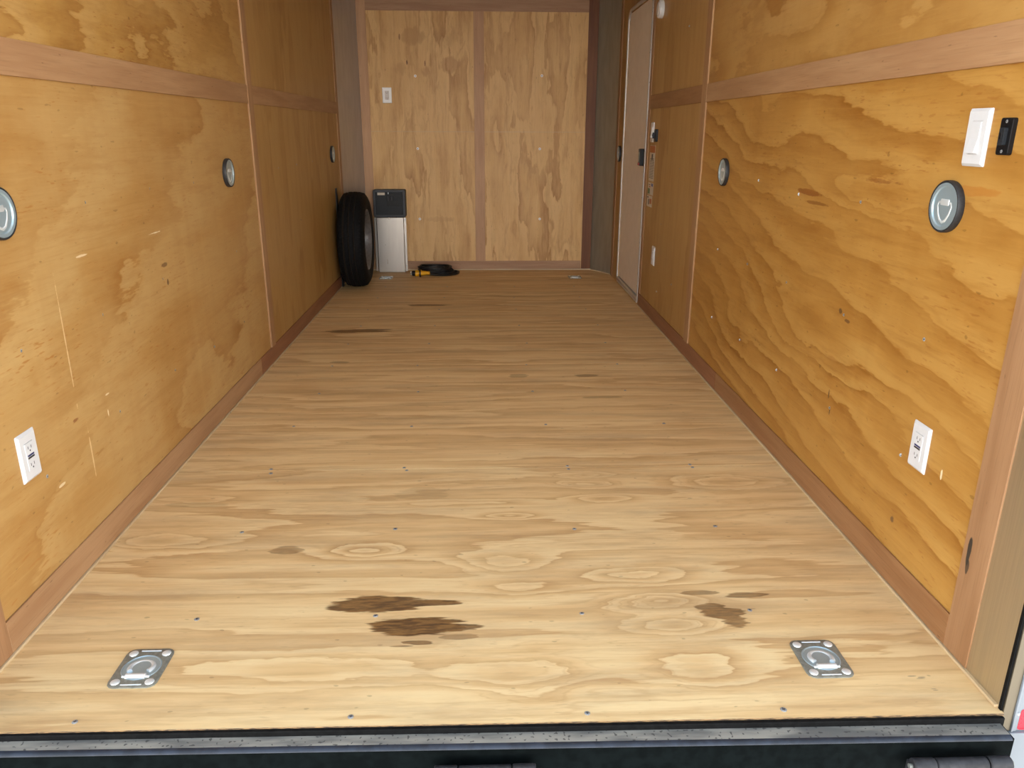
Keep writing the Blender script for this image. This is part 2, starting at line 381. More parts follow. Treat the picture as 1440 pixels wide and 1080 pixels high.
m_org = plain('orange_sticker_ink', (.40,.12,.03), .6)
m_ink = plain('black_sticker_ink', (.04,.035,.03), .6)
m_grn = plain('green_sticker_ink', (.10,.17,.07), .6)
m_bluei = plain('blue_sticker_ink', (.10,.12,.28), .6)
m_redp = plain('red_lever_plastic', (.30,.01,.01), .4)
m_bare = plain('bare_galvanised_cover', (.40,.365,.33), .30, 1, .08, 3, stretch=(8, 8, 1))

# speckled sill: stains of dirt spots
def spotted(Mt, lo=.68, hi=.74, col=(.05, .047, .043), sc=130):
    t = Mt.node_tree; b = t.nodes['Principled BSDF']; P = pos(t)
    n = noi(t, vec(t, P[0], P[1], P[2]), sc, 0).step(lo, hi)
    src = b.inputs['Base Color'].links[0].from_socket
    t.links.new(mix(t, n*.8, src, col), b.inputs['Base Color'])
spotted(m_sill)

# ------------------------------------------------------------------ structure
ground = obj('ground', B(-30, 30, -40, 30, -.62, -.60), m_ground, kind='structure', label='grey concrete ground under the trailer', category='ground')

# floor: four plywood sheets with fine joints, recess wells under the tie-down plates
TIES = [(-.7465, .185), (.7517, .168), (-.763, 4.872), (.745, 4.875)]
hw = .040
bm = bmesh.new()
yj = [0.0, 1.2125, 2.466, 3.70, 4.93, D]
def yf(x): return -.004-.007*x
for i in range(5):
    y0, y1 = yj[i]+(.0020 if i else 0), yj[i+1]-.0020
    cuts = sorted([t_ for t_ in TIES if y0 < t_[1] < y1], key=lambda t_: t_[0])
    if cuts:
        # columns between recesses
        xs = -W
        for (tx, ty) in cuts:
            bx(bm, xs, tx-hw, y0, y1, -.019, 0)
            bx(bm, tx-hw, tx+hw, y0, ty-hw, -.019, 0); bx(bm, tx-hw, tx+hw, ty+hw, y1, -.019, 0)
            xs = tx+hw
        bx(bm, xs, W, y0, y1, -.019, 0)
    else: bx(bm, -W, W, y0, y1, -.019, 0)
for v in bm.verts:
    if abs(v.co.y) < 1e-5: v.co.y = yf(v.co.x)
m_plyedge = plain('plywood_edge', (.34,.20,.085), .7, 0, .0, 60, stretch=(1, 8, 8), col2=(.06,.04,.025), flat=True)
for f in bm.faces:
    if all(v.co.y < .02 for v in f.verts): f.material_index = 1
floor = obj('floor', bm, [m_floor, m_plyedge], kind='structure', label='bare pine plywood floor with crosswise grain and dark stains', category='floor')
sub = obj('floor_pan', B(-W-.02, W+.02, .012, D+.02, -.06, -.022), m_beam, floor)

def screw_bm(r=.0060, h=.0012):
    bm = bmesh.new()
    lathe(bm, [(r, 0), (r, h*.5), (r*.8, h), (0, h)], 14)
    bx(bm, -r*.55, r*.55, -r*.11, r*.11, h-.0004, h+.0002, mi=1); bx(bm, -r*.11, r*.11, -r*.55, r*.55, h-.0004, h+.0002, mi=1)
    return bm
scr0 = None
def screw(parent, loc, rot=(0, 0, 0), sc=1.0):
    global scr0
    if scr0 is None:
        scr0 = obj('screw', screw_bm(), [m_screw, m_slot], parent, True); o = scr0
    else: o = scr0.copy(); C.objects.link(o); o.parent = parent
    o.location = loc; o.rotation_euler = rot; o.scale = (sc, sc, sc)
    return o
for (x, y) in [(-.812,.027),(-.268,.023),(.208,.017),(.609,.014),(-.689,.361),(-.262,.361),(.239,.355),(.654,.355),(-.705,.783),(-.26,.789),(.269,.773),(.691,.777),
               (-.734,1.224),(-.726,1.19),(-.275,1.224),(-.264,1.202),(.296,1.222),(.297,1.196),(.73,1.222),(.733,1.198),(-.75,1.633),(-.283,1.62),(.252,1.625),(.729,1.624),
               (-.729,2.033),(-.29,2.046),(.225,2.04),(.646,2.042),(-.749,2.454),(-.325,2.455),(.22,2.455),(.68,2.455)]+[(x+random.uniform(-.02,.02), y) for y in (2.87,3.28,3.72,4.1,4.5) for x in (-.73,-.28,.24,.70)]:
    screw(floor, (x, y, 0.0), (0, 0, random.uniform(0, 1.5)), random.uniform(.95, 1.15))

# walls: plywood panels with a thin outer skin
def wall_side(name, sx, segs, label):
    bm = bmesh.new(); mats = []
    for (y0, y1, z0, z1, mm) in segs:
        if mm not in mats: mats.append(mm)
        a, b_ = sx*W, sx*(W+.012)
        bx(bm, min(a, b_), max(a, b_), y0, y1, z0, z1, mi=mats.index(mm))
    a, b_ = sx*(W+.0121), sx*(W+.045)
    if sx < 0: bx(bm, b_, a, 0.0, D+.05, -.05, H, mi=0)
    else:
        for (y0, y1, z0, z1) in ((0.0, 3.865, -.05, H), (4.655, D+.05, -.05, H), (3.865, 4.655, 1.90, H), (3.865, 4.655, -.05, .045)):
            bx(bm, a, b_, y0, y1, z0, z1, mi=0)
    return obj(name, bm, mats, kind='structure', label=label, category='wall')
ZB = 1.27
wall_l = wall_side('wall_left', -1, [(.0, 2.53, -.019, ZB, m_pl_l1), (.0, 2.53, ZB, H, m_pl_l2), (2.53, D, -.019, H, m_pl_l3)], 'left varnished plywood wall with reddish battens over its joints')
wall_r = wall_side('wall_right', 1, [(.0, 2.56, -.019, ZB+.018, m_pl_r1), (.0, 2.56, ZB+.018, H, m_pl_r2), (2.56, 3.865, -.019, H, m_pl_r3), (4.655, D, -.019, H, m_pl_r3),
                    (3.865, 4.655, 1.90, H, m_pl_r3), (3.865, 4.655, -.019, .045, m_pl_r3)], 'right varnished orange plywood wall with side door')
wall_b = obj('wall_back', B(-W-.05, W+.05, D, D+.03, -.03, H), m_pl_b, kind='structure', label='plywood end wall with upright centre batten', category='wall')
ceiling = obj('ceiling', B(-W-.05, W+.05, 0, D+.05, H, H+.03), m_ceil, kind='structure', label='white trailer ceiling', category='ceiling')
for sx, wl, L in ((-1, wall_l, [(.493,.635),(.89,.627),(1.322,.648),(1.32,.333),(.897,.338),(.495,.319),(.894,.932),(1.317,.938),(1.707,.932),(1.715,.307),(2.12,.31),(2.12,.62),(2.95,.93),(3.36,.93),(3.8,.93),(4.2,.93),(3.36,.62),(3.8,.31),(.9,1.62),(1.75,1.62)]),
                  (1, wall_r, [(.489,.650),(.500,.346),(.899,.934),(1.332,.922),(1.726,.943),(1.347,.309),(.911,.323),(.904,.613),(1.353,.624),(1.76,.62),(1.76,.31),(2.16,.31),(2.16,.62),(2.95,.93),(3.3,.60),(2.95,.31),(3.3,.20),(2.95,1.62)])):
    for (y, z) in L: screw(wl, (sx*W, y, z), (0, -sx*pi/2, random.uniform(0, 1.5)), random.uniform(.68, .85))
wsc = scr0.data.copy(); wsc.materials[0] = m_whites
for (x, z) in [(-.508,1.52),(.482,1.528),(-.507,.978),(.474,.979),(-.509,.423),(.482,.423)]:
    k = screw(wall_b, (x, D, z), (pi/2, 0, 0), 1.7); k.data = wsc
# horizontal sheet joint of the end wall
obj('joint_line', B(-.90, .87, D-.0008, D, 1.1068, 1.109), m_edgeb, wall_b)

T = .0055
_tn = [0]
def trim(bm, mm, label, parent=None, name=None):
    if parent: return obj(name, bm, mm, parent)
    _tn[0] += 1
    return obj(f'trim_{_tn[0]}', bm, mm, kind='structure', label=label, category='trim')
def stripx(sx, y0, y1, z0, z1, t=T):
    a, b_ = sx*W, sx*(W-t); return B(min(a, b_), max(a, b_), y0, y1, z0, z1, bev=.0008, seg=1)
# baseboards: in boards of different tone
bb = obj('baseboard_left', stripx(-1, .236, 2.30, .008, .0866), m_st_y, kind='structure', label='reddish baseboard along the foot of the left wall', category='baseboard')
m_bbl2 = lumber('red_brown_batten_lengthwise', (1, 2), (.30,.135,.065), (.23,.095,.045), 14)
obj('far_board', stripx(-1, 2.302, 4.80, .008, .0866), m_bbl2, bb)
obj('edge_strip', B(-W, -W+.010, .02, 4.80, 0, .007, bev=.001, seg=1), m_edge, bb, label='pale strip along the floor edge')
bb = obj('baseboard_right', stripx(1, .1996, 2.02, .008, .0866), m_st_yr, kind='structure', label='brown baseboard along the foot of the right wall', category='baseboard')
obj('far_board', stripx(1, 2.022, 3.83, .008, .0866), m_bbl2, bb)
obj('edge_strip', B(W-.010, W, .006, 3.83, 0, .007, bev=.001, seg=1), m_edge, bb, label='pale strip along the floor edge')
bb = obj('baseboard_back', B(-.628, .834, D-T, D, .010, .0763, bev=.0008, seg=1), m_st_xb, kind='structure', label='brown baseboard under the end wall panels', category='baseboard')
obj('edge_strip', B(-.94, .925, D-.010, D, 0, .009, bev=.001, seg=1), m_edgeb, bb, label='pale strip along the floor edge')
trim(stripx(-1, 2.4984, 2.5705, .0866, H, .008), m_st_z, 'upright batten on the left wall between near and far panels')
trim(stripx(-1, 0.236, 2.4984, 1.2302, 1.3096), m_st_y, 'level batten on the left wall, nearer and longer piece')
trim(stripx(-1, 2.5705, 4.74, 1.2302, 1.3096), m_st_y, 'level batten on the left wall, farther piece')
trim(stripx(-1, .155, .236, 0.008, H), m_st_zr, 'upright batten at the rear end of the left wall')
trim(stripx(-1, 4.74, 4.815, .0866, H), m_st_z, 'upright batten beside the left corner metal sheet')
trim(stripx(1, 2.5221, 2.602, .0866, H, .007), m_st_z, 'upright batten on the right wall between near and far panels')
trim(stripx(1, .1996, 2.5221, 1.248, 1.3277), m_st_yr if False else m_st_y, 'level batten on the right wall, nearer and longer piece')
trim(stripx(1, 2.602, 3.77, 1.248, 1.3277), m_st_yr, 'level batten on the right wall, farther short piece by the door')
trim(stripx(1, .116, .1996, 0.008, H), m_st_zr, 'orange upright batten at the rear end of the right wall with black scuff')
trim(stripx(1, 3.775, 3.835, .0866, H, .004), m_st_z, 'narrow upright batten against the near side of the door')
trim(stripx(1, 4.90, 4.985, .0, H), m_st_zr, 'upright batten beside the right corner metal sheet')
def stripb(x0, x1, z0, z1, t=T): return B(x0, x1, D-t, D, z0, z1, bev=.0008, seg=1)
trim(stripb(-.051, .0291, .0763, 1.983), m_st_zb, 'upright centre batten of the end wall')
trim(stripb(-.9429, -.8718, .0, H), m_st_zb, 'upright batten at the left edge of the end wall')
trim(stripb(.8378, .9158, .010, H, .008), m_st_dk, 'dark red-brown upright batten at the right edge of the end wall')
trim(stripb(-.8718, .8378, 1.983, H), m_st_xb, 'level batten across the top of the end wall')
# chamfer corner sheets (thin bent metal across both front corners)
def corner(pa, pb, z0, z1):
    bm = bmesh.new(); n = 5
    a, b_ = Vector(pa), Vector(pb); d = (b_-a); nn = Vector((-d.y, d.x)).normalized()
    if nn.dot(Vector((0, 2.6))-(a+b_)/2) > 0: nn = -nn
    ring = []
    for i in range(n+1):
        s = i/n; p = a+d*s+nn*(.012*sin(pi*s)); ring.append((p.x, p.y))
    back = [(x+nn.x*.004, y+nn.y*.004) for x, y in ring[::-1]]
    pts = ring+back
    return loft(bm, [[(x, y, z0) for x, y in pts], [(x, y, z1) for x, y in pts]])
trim(corner((-W, 4.815), (-.9429, D-.002), 0, H), m_steel_c, 'grey galvanised sheet across the left front corner')
c2 = trim(corner((W, 4.985), (.9158, D-.002), 0, H), m_steel_cr, 'grey galvanised sheet across the right front corner')
obj('edge_strip', corner((W-.002, 4.98), (.912, D-.012), 0, .008), m_edgeb, c2)

# ---- rear frame around the opening
def jamb(sx):
    bm = bmesh.new()
    a, b_ = sx*W, sx*(W+.03); bx(bm, min(a, b_), max(a, b_), .004, .116, -.02, H)
    return bm
j = trim(jamb(1), m_steel, 'stainless rear jamb on the right of the opening')
for v in j.data.vertices: v.co.x -= .0022
obj('gasket_strip', B(W-.0028, W+.0012, -.0035, .004, -.045, H), m_gas, j, label='black rubber door seal')
bm = B(W+.0012, W+.024, -.0075, .0, -.048, H, bev=.001)
obj('outer_facing', bm, m_steel2, j)
bm = bmesh.new()
bx(bm, W+.024, W+.028, -.0115, .0, -.048, H, bev=.001); bx(bm, W+.028, W+.036, -.0085, .0, -.048, H); bx(bm, W+.036, W+.30, -.0065, 0, -.048, H)
outer = obj('outer_corner_panel', bm, m_wpaint, j, label='white painted outer corner')
bm = B(W+.008, W+.30, -.014, 0, -.30, -.049, bev=.001)
obj('lower_panel', bm, m_wpaint, j, label='white painted lower panel')
r_ = obj('rivet', lathe(bmesh.new(), [(.0042, 0), (.0042, .001), (.003, .0024), (0, .003)], 16), m_screw, j, True)
r_.location = (W+.032, -.0085, -.005)
r_.rotation_euler = (pi/2, 0, 0)
bm = bmesh.new(); pts = rrect(.30, .051, .006)
prism(bm, pts, 0, .0006)
tp = obj('reflective_tape', bm, m_red, j, label='red reflective tape piece')
tp.location = (W+.039+.15, -.0067, -.046+.0255); tp.rotation_euler = (pi/2, 0, 0)
j = trim(jamb(-1), m_steel, 'stainless rear jamb on the left of the opening')
obj('gasket_strip', B(-W-.02, -W+.002, -.006, .004, -.045, H), m_gas, j)
obj('outer_facing', B(-W-.30, -W-.001, -.016, -.006, -.30, H), m_wpaint, j)
# rear sill: gasket step, dusty metal shelf with rounded nose, black cross beam
def sk(bm, k=-.009, x0=0):
    for v in bm.verts: v.co.y += k*v.co.x
    return bm
trim(sk(B(-W+.003, W-.004, -.0125, -.0045, -.05, -.0030, bev=.001)), m_gas, 'black rubber gasket in front of the plywood floor edge')
sill = bmesh.new()
prof = [(.0, -.0155), (-.034, -.0145), (-.0395, -.0155), (-.043, -.0175), (-.0445, -.0205), (-.041, -.024), (.0, -.024)]
X0, X1 = -W-.04, W-.012
loft(sill, [[(X0, y-.006, z) for y, z in prof], [(X1, y-.006, z) for y, z in prof]])
sk(sill, -.012)
for f in sill.faces:
    if len(f.verts) == 4 and f.calc_center_median().y < -.0405: f.material_index = 1
m_nose = plain('sky_tinted_black_nose', (.022,.027,.040), .4, .0, .5, 30, spec=.4)  # black paint with the bluish sky reflection put into its base colour
sl = trim(sill, [m_sill, m_nose], 'dusty grey metal rear sill with rounded edge', None)
for p in sl.data.polygons: p.use_smooth = True
sl.data.set_sharp_from_angle(angle=rad(50))
trim(sk(B(-W-.1, W-.002, -.0415, .01, -.30, -.0242), -.012), m_beam, 'black painted rear cross beam below the sill')
# ramp hinges
def hinge(name, cx, label, yo=0):
    h = empty(name, (cx, -.072+yo, -.055), label=label, category='hinge', group='ramp hinges below the sill')
    for i, (a, b_, r) in enumerate(((-.098, -.053, .0145), (-.051, .051, .0135), (.053, .098, .0145))):
        bm = bmesh.new(); lathe(bm, [(r-.002, a), (r, a+.002), (r, b_-.002), (r-.002, b_)], 24, 'x'); obj('knuckle', bm, m_hinge, h, True)
        bm = B(a+.002, b_-.002, -.004+.0, .022, -.030, -.004 if i != 1 else -.010, bev=.001); obj('leaf', bm, m_hinge, h)
    obj('pin', lathe(bmesh.new(), [(.005, -.104), (.005, .104)], 12, 'x'), m_zincd, h, True)
    return h
hinge('ramp_hinge', .0005, 'black ramp hinge at the middle below the rear sill')
hinge('ramp_hinge', .93, 'black ramp hinge under the right end of the sill', -.012)

# ------------------------------------------------------------------ side door in the right wall
door = empty('door_1', (0, 0, 0), kind='structure', label='beige side door with aluminium frame in the right wall', category='door')
y0, y1, z0, z1 = 3.84, 4.68, .028, 1.925
def ringp(off, r, x):
    pts = []
    for cy, cz, a0 in ((y1-off-r, z1-off-r, 0), (y0+off+r, z1-off-r, 90)):
        for i in range(9):
            a = rad(a0+90*i/8); pts.append((x, cy+r*cos(a), cz+r*sin(a)))
    pts += [(x, y0+off, z0+off), (x, y1-off, z0+off)]
    return pts
bm = bmesh.new()
rg = [ringp(0, .09, W), ringp(0, .09, W-.006), ringp(.004, .086, W-.009), ringp(.018, .072, W-.009), ringp(.022, .068, W-.006), ringp(.022, .068, W+.020), ringp(0, .09, W+.020)]
loft(bm, rg+[rg[0]], False, False)
bmesh.ops.remove_doubles(bm, verts=bm.verts[:], dist=1e-6)
fr = obj('door_frame', bm, m_alum, door, True)
for z in [z0+.1+.29*i for i in range(7)]:
    for yy in (y0+.011, y1-.011):
        screw(fr, (W-.009, yy, z), (0, -pi/2, 0), .8)
bm = bmesh.new(); loft(bm, [ringp(.028, .062, W+.004), ringp(.028, .062, W+.03)]); obj('door_panel', bm, m_beige, door)
bm = bmesh.new(); loft(bm, [ringp(.0221, .068, W+.012), ringp(.0221, .068, W+.035)]); obj('door_seal', bm, m_gas, door, label='black rubber seal')
obj('threshold', B(W-.008, W+.02, y0+.02, y1-.02, .010, .027, bev=.001), m_alum, door)
lat = obj('latch_body', B(W-.030, W+.006, 3.888, 3.942, .905, 1.01, bev=.004), m_blk, door, label='black latch box')
obj('latch_recess', B(W-.0315, W-.029, 3.900, 3.930, .93, .99, bev=.0005, seg=1), m_zincd, lat)
obj('lock_lever', B(W-.034, W-.029, 3.894, 3.936, .908, .924, bev=.001), m_redp, lat, label='red lever')

# ------------------------------------------------------------------ floor tie-downs
def tie_down():
    root = empty('floor_tie_down', (0, 0, 0))
    # plate: rounded rectangle with round opening and raised rim
    n = 56; w2, h2, r = .1035, .128, .018
    outer_ = []
    for i in range(n):
        a = 2*pi*i/n+pi/n; dx, dy = cos(a), sin(a)
        # ray to rounded rect
        lo, hi = 0, .2
        for _ in range(30):
            md = (lo+hi)/2; px, py = abs(dx*md), abs(dy*md)
            qx, qy = px-(w2/2-r), py-(h2/2-r)
            inside = (max(qx, 0)**2+max(qy, 0)**2)**.5+min(max(qx, qy), 0) < r
            lo, hi = (md, hi) if inside else (lo, md)
        outer_.append((dx*lo, dy*lo))
    circ = lambda R, z: [(R*cos(2*pi*i/n+pi/n), R*sin(2*pi*i/n+pi/n), z) for i in range(n)]
    bm = bmesh.new()
    loft(bm, [[(x, y, .0) for x, y in outer_], [(x, y, .0022) for x, y in outer_], [(x*.97, y*.975, .003) for x, y in outer_], circ(.0415, .003)], True, False)
    # drop bottom cap over the opening
    for f in [f for f in bm.faces if len(f.verts) == n]: bm.faces.remove(f)
    pl = obj('plate', bm, m_zincd, root, True)
    # stamped ribs near two ends
    for sy in (-1, 1): obj('rib', B(-.022, .022, sy*.0555-.0018, sy*.0555+.0018, .0025, .0040, bev=.0007, seg=1), m_zinc, pl)
    bm = bmesh.new(); lathe(bm, [(.0417, .0028), (.0405, .0040), (.0390, .0042), (.0375, .0032), (.0368, -.004), (.0355, -.014), (.031, -.0195), (.020, -.0210), (0, -.0212)], n)
    obj('pan', bm, m_chrome, root, True)
    # ring: D with flat bar
    pts = []
    for i in range(25):
        a = rad(-38+256*i/24); pts.append((.0245*cos(a), .0005+.0235*sin(a), .001-.003*sin(a)))
    bm = bmesh.new(); tube(bm, pts, .0058, 12); obj('ring', bm, m_zinc, root, True)
    bm = bmesh.new(); lathe(bm, [(.004, -.0225), (.0070, -.0205), (.0070, .0205), (.004, .0225)], 18, 'x', (0, -.030, .0030)); obj('clamp_sleeve', bm, m_bolt, root, True)
    bm = bmesh.new(); lathe(bm, [(.0035, -.029), (.0035, .029)], 10, 'x', (0, -.030, .0025)); obj('bar', bm, m_zinc, root, True)
    for x in (-1, 1):
        for y in (-1, 1):
            bm = bmesh.new(); lathe(bm, [(.0100, .0028), (.0096, .0040), (.0075, .0052), (.003, .0058), (0, .0058)], 20, 'z', (x*.036, y*.047, 0))
            obj('carriage_bolt', bm, m_bolt, root, True)
    return root
G = 'recessed ring tie-downs in the floor'
td = tie_down(); td.location = (*TIES[0], 0); setp(td, 'square steel floor tie-down near the rear sill, left side', 'tie-down', G)
dup(td, (*TIES[1], 0), label='square steel floor tie-down near the rear sill, right side')
dup(td, (*TIES[2], 0), label='bright steel floor tie-down in front of the metal power box cover beside the tire')
dup(td, (*TIES[3], 0), label='dull steel floor tie-down at the far right near the dark batten')

# ------------------------------------------------------------------ wall rings (built facing +x, i.e. for the left wall)
def wall_ring():
    root = empty('wall_tie_ring', (0, 0, 0))
    bm = bmesh.new(); lathe(bm, [(.0565, 0), (.0575, .003), (.0575, .013), (.0560, .0155), (.0535, .0158), (.0525, .013), (.0525, 0)], 56, 'x', close=True); obj('rubber_surround', bm, m_rub, root, True)
    bm = bmesh.new(); lathe(bm, [(.0527, .0120), (.0520, .0150), (.0470, .0152), (.0445, .0150), (.0425, .0125), (.0400, .0060), (.037, .0025), (.025, .0012), (0, .0010)], 56, 'x'); obj('dish', bm, m_chrome, root, True)
    # D ring hanging from the clamp
    pts = [(.009, .024, .008), (.009, .0265, 0), (.0095, .021, -.016), (.010, .011, -.030), (.010, 0, -.0345), (.010, -.011, -.030), (.0095, -.021, -.016), (.009, -.0265, 0), (.009, -.024, .008), (.009, -.012, .010), (.009, 0, .010), (.009, .012, .010)]
    bm = bmesh.new(); tube(bm, pts, .0040, 10, True); obj('ring', bm, m_zinc, root, True)
    br = obj('clamp', B(.003, .0135, -.017, .017, .002, .017, bev=.003, seg=3), m_zinc, root, True)
    for y in (-.010, .010):
        bm = bmesh.new(); lathe(bm, [(.0052, .003), (.005, .0075), (.0035, .009), (0, .0094)], 16, 'x', (0, y, .026)); obj('bolt', bm, m_screw, root, True)
    for y in (-.009, .009):
        bm = bmesh.new(); lathe(bm, [(.0045, .002), (.0045, .005), (.003, .0062), (0, .0065)], 16, 'x', (0, y, -.010)); obj('bolt', bm, m_screw, root, True)
    return root
G = 'round recessed ring tie-downs on the walls'
wr = wall_ring(); wr.location = (W*-1, .496, .943); setp(wr, 'round wall tie ring with black surround cut off by the left edge of the photo', 'tie-down', G)
dup(wr, (-W, 2.103, .947), label='round wall tie ring in the middle of the left wall before the upright batten')
dup(wr, (-W, 4.455, .955), label='round wall tie ring at the far end of the left wall above the tire')
dup(wr, (W, .483, .960), (0, 0, pi), label='round wall tie ring below the white switch on the right wall')
dup(wr, (W, 2.153, .952), (0, 0, pi), label='round wall tie ring on the right wall by the upright batten')
dup(wr, (W, 4.80, .955), (0, 0, pi), label='round wall tie ring between the side door and the corner sheet')

# ------------------------------------------------------------------ wiring devices: local frame x = width, y = height, z = out of the wall
def plate_bm(w=.0735, h=.116, t=.0062):
    bm = bmesh.new(); o = rrect(w, h, .003, 3); i1 = rrect(w-.012, h-.012, .002, 3)
    op = rrect(.034, .0675, .0012, 3)
    loft(bm, [[(x, y, 0) for x, y in o], [(x, y, .0015) for x, y in o], [(x, y, t) for x, y in i1], [(x, y, t) for x, y in op], [(x, y, t-.003) for x, y in op]], True, True)
    return bm
def outlet(name='wall_outlet', gfci=True):
    r = empty(name)
    obj('cover_plate', plate_bm(), m_white, r)
    bm = bmesh.new(); prism(bm, rrect(.0325, .066, .001, 3), .002, .0078, .0008); ins = obj('receptacle', bm, m_white, r)
    for s in (-1, 1):
        for x in (-.0062, .0062): obj('slot', B(x-.0009, x+.0009, s*.0205+.001-.0035+(.0), s*.0205+.0045, .0070, .0080), m_slot, ins)
        obj('ground_hole', lathe(bmesh.new(), [(.0022, .0070), (.0022, .0080)], 12, 'z', (0, s*.0205-.007, 0)), m_slot, ins)
    if gfci:
        obj('button', B(-.0125, .0125, .0006, .0050, .007, .0086, bev=.0005, seg=1), m_blue, r, label='navy test button')
        obj('button', B(-.0125, .0125, -.0050, -.0006, .007, .0086, bev=.0005, seg=1), m_slot, r, label='black reset button')
    return r
def switch():
    r = empty('light_switch')
    obj('cover_plate', plate_bm(.076, .1175, .0068), m_white, r)
    bm = bmesh.new(); prism(bm, rrect(.0335, .0665, .001, 3), .002, .0072); obj('bezel', bm, m_white, r)
    bm = bmesh.new(); w_ = .0145
    prof = [(-.031, .006), (-.031, .0150), (-.002, .0092), (.031, .0085), (.031, .006)]
    loft(bm, [[(-w_, y, z) for y, z in prof], [(w_, y, z) for y, z in prof]]); obj('rocker', bm, m_white, r)
    return r
RR = (pi/2, 0, -pi/2)    # on the right wall, facing -x
RL = (pi/2, 0, pi/2)     # on the left wall, facing +x
RB = (pi/2, 0, 0)        # on the end wall, facing the camera
sw = switch(); setp(sw, 'white rocker light switch above the near right tie ring', 'light switch', 'white rocker switches'); sw.location = (W, .425, 1.108); sw.rotation_euler = RR
ol = outlet(); setp(ol, 'white wall outlet with navy button low on the left wall', 'outlet', 'white two-socket outlets'); ol.location = (-W, .438, .398); ol.rotation_euler = RL
dup(ol, (W, .428, .399), RR, label='white wall outlet with navy button low on the near right wall')
of = outlet(gfci=False); setp(of, 'white wall outlet low on the far right wall beside the door', 'outlet', 'white two-socket outlets'); of.location = (W, 3.45, .392); of.rotation_euler = RR
of2 = dup(of, (-.734, D, 1.3775), RB, label='white wall outlet high on the left of the end wall')
for ch in of2.children:
    ch.data = ch.data.copy()
    if ch.name.startswith('receptacle'): ch.data.materials[0] = m_white2
    else: ch.data.materials[0] = m_whites  # bright look of this plate put into its colour, unlike the other outlets
sf = dup(sw, (W, 3.675, 1.112), RR, label='white rocker switch above the stickers beside the side door')
def black_plate():
    r = empty('black_switch_plate')
    bm = bmesh.new(); prism(bm, rrect(.0385, .071, .005, 4), 0, .0095, .0015); obj('housing', bm, m_blk, r)
    bm = bmesh.new(); prism(bm, rrect(.017, .034, .003, 4), .009, .0165, .001); k = obj('toggle', bm, m_blkg, r)
    obj('toggle_tip', B(-.004, .004, -.006, .008, .016, .0185, bev=.001), m_blk, k)
    for y in (-.0285, .0285):
        s = screw(r, (0, y, .0095), (0, 0, .6), .55)
    return r
bp = black_plate(); setp(bp, 'small black plastic switch plate right of the white switch near the right tie ring', 'switch', 'small black switch plates'); bp.location = (W, .326, 1.111); bp.rotation_euler = RR
dup(bp, (W, 3.545, 1.094), RR, label='small black plastic switch plate by the white switch beside the side door').scale = (1, 1, 1.7)
# round white sounder high on the wall by the door
rd = empty('round_detector', (W, 3.60, 1.785), RR, label='round white plastic detector high on the wall by the side door', category='detector')
bm = bmesh.new(); lathe(bm, [(.048, 0), (.049, .012), (.046, .024), (.036, .028), (.034, .025), (0, .025)], 40); obj('housing', bm, m_white, rd, True)
bm = bmesh.new(); lathe(bm, [(.032, .024), (.031, .029), (.024, .031), (0, .0315)], 40); obj('cover', bm, m_white2, rd, True)

# stickers on the door-side wall
def sticker(y0, y1, z0, z1, label, parts):
    r = obj('sticker', B(W-.0006, W, y0, y1, z0, z1), m_paper, label=label, category='sticker', group='stickers beside the side door')
    for (a, b_, c_, d_, mm, nm) in parts:
        obj(nm, B(W-.0011, W-.0005, y0+(y1-y0)*a, y0+(y1-y0)*b_, z0+(z1-z0)*c_, z0+(z1-z0)*d_), mm, r)
lines = [(.08, .92, .62-.045*i, .635-.045*i, m_ink, 'text_line') for i in range(13)]
sticker(3.575, 3.72, .825, 1.035, 'tall warning sticker with orange header and lines of small print', [(0, 1, .80, .99, m_org, 'header'), (.40, .62, .60, .76, m_ink, 'pictogram')]+lines)
sticker(3.570, 3.72, .742, .815, 'small paper sticker with green and blue blocks below the tall one', [(.62, .98, .05, .5, m_grn, 'green_block'), (.05, .42, .72, .95, m_bluei, 'blue_block'), (.55, .80, .60, .70, m_org, 'mark'), (.6, .85, .78, .84, m_ink, 'text_line')])
sticker(3.585, 3.735, .668, .735, 'lowest small wrinkled sticker beside the door', [(.1, .4, .3, .75, m_org, 'print_block'), (.5, .66, .2, .7, m_ink, 'pictogram'), (.72, .9, .78, .9, m_ink, 'text_line')])

# ------------------------------------------------------------------ power box and cover on the end wall
yb = D-.105
box = empty('power_converter_box', (-.742, yb, 0), label='charcoal breaker and converter box on the end wall beside the tire', category='electrical box')
w_, zb_, zt_ = .258, .446, .664
bm = bmesh.new(); pts = rrect(w_, zt_-zb_, .014, 5); zc = (zb_+zt_)/2
inn = rrect(w_-.034, zt_-zb_-.034, .008, 5)
loft(bm, [[(x, .104, z+zc) for x, z in pts], [(x, .004, z+zc) for x, z in pts], [(x*.985, 0, z*.985+zc) for x, z in pts], [(x, 0, z+zc) for x, z in inn], [(x, .010, z+zc) for x, z in inn]])
bz = obj('bezel', bm, m_frameg, box)
obj('cover', B(-.106, .108, .002, .010, zb_+.022, zt_-.020, bev=.002), m_blkg, box)
br = obj('breaker_recess', B(-.020, .106, -.001, .004, zt_-.120, zt_-.030, bev=.001, seg=1), m_blk, box)
for i in range(5): obj('breaker', B(-.012+i*.010, -.004+i*.010, -.005, .0, zt_-.085 if i else zt_-.090, zt_-.050, bev=.001, seg=1), m_blkg if i not in (0, 3) else m_frameg, br)
for i in range(8): obj('vent_rib', B(.040+i*.007, .043+i*.007, -.003, 0, zt_-.100, zt_-.045), m_blkg, br)
obj('recess_lip', B(-.020, .108, -.004, .001, zt_-.128, zt_-.118), m_blk, br)
obj('label_tag', B(-.092, -.033, .0012, .002, zt_-.042, zt_-.022), m_paper, box, label='pale printed label')
obj('latch', B(-.007, -.003, -.003, .003, zt_-.034, zt_-.020), m_zinc, box)
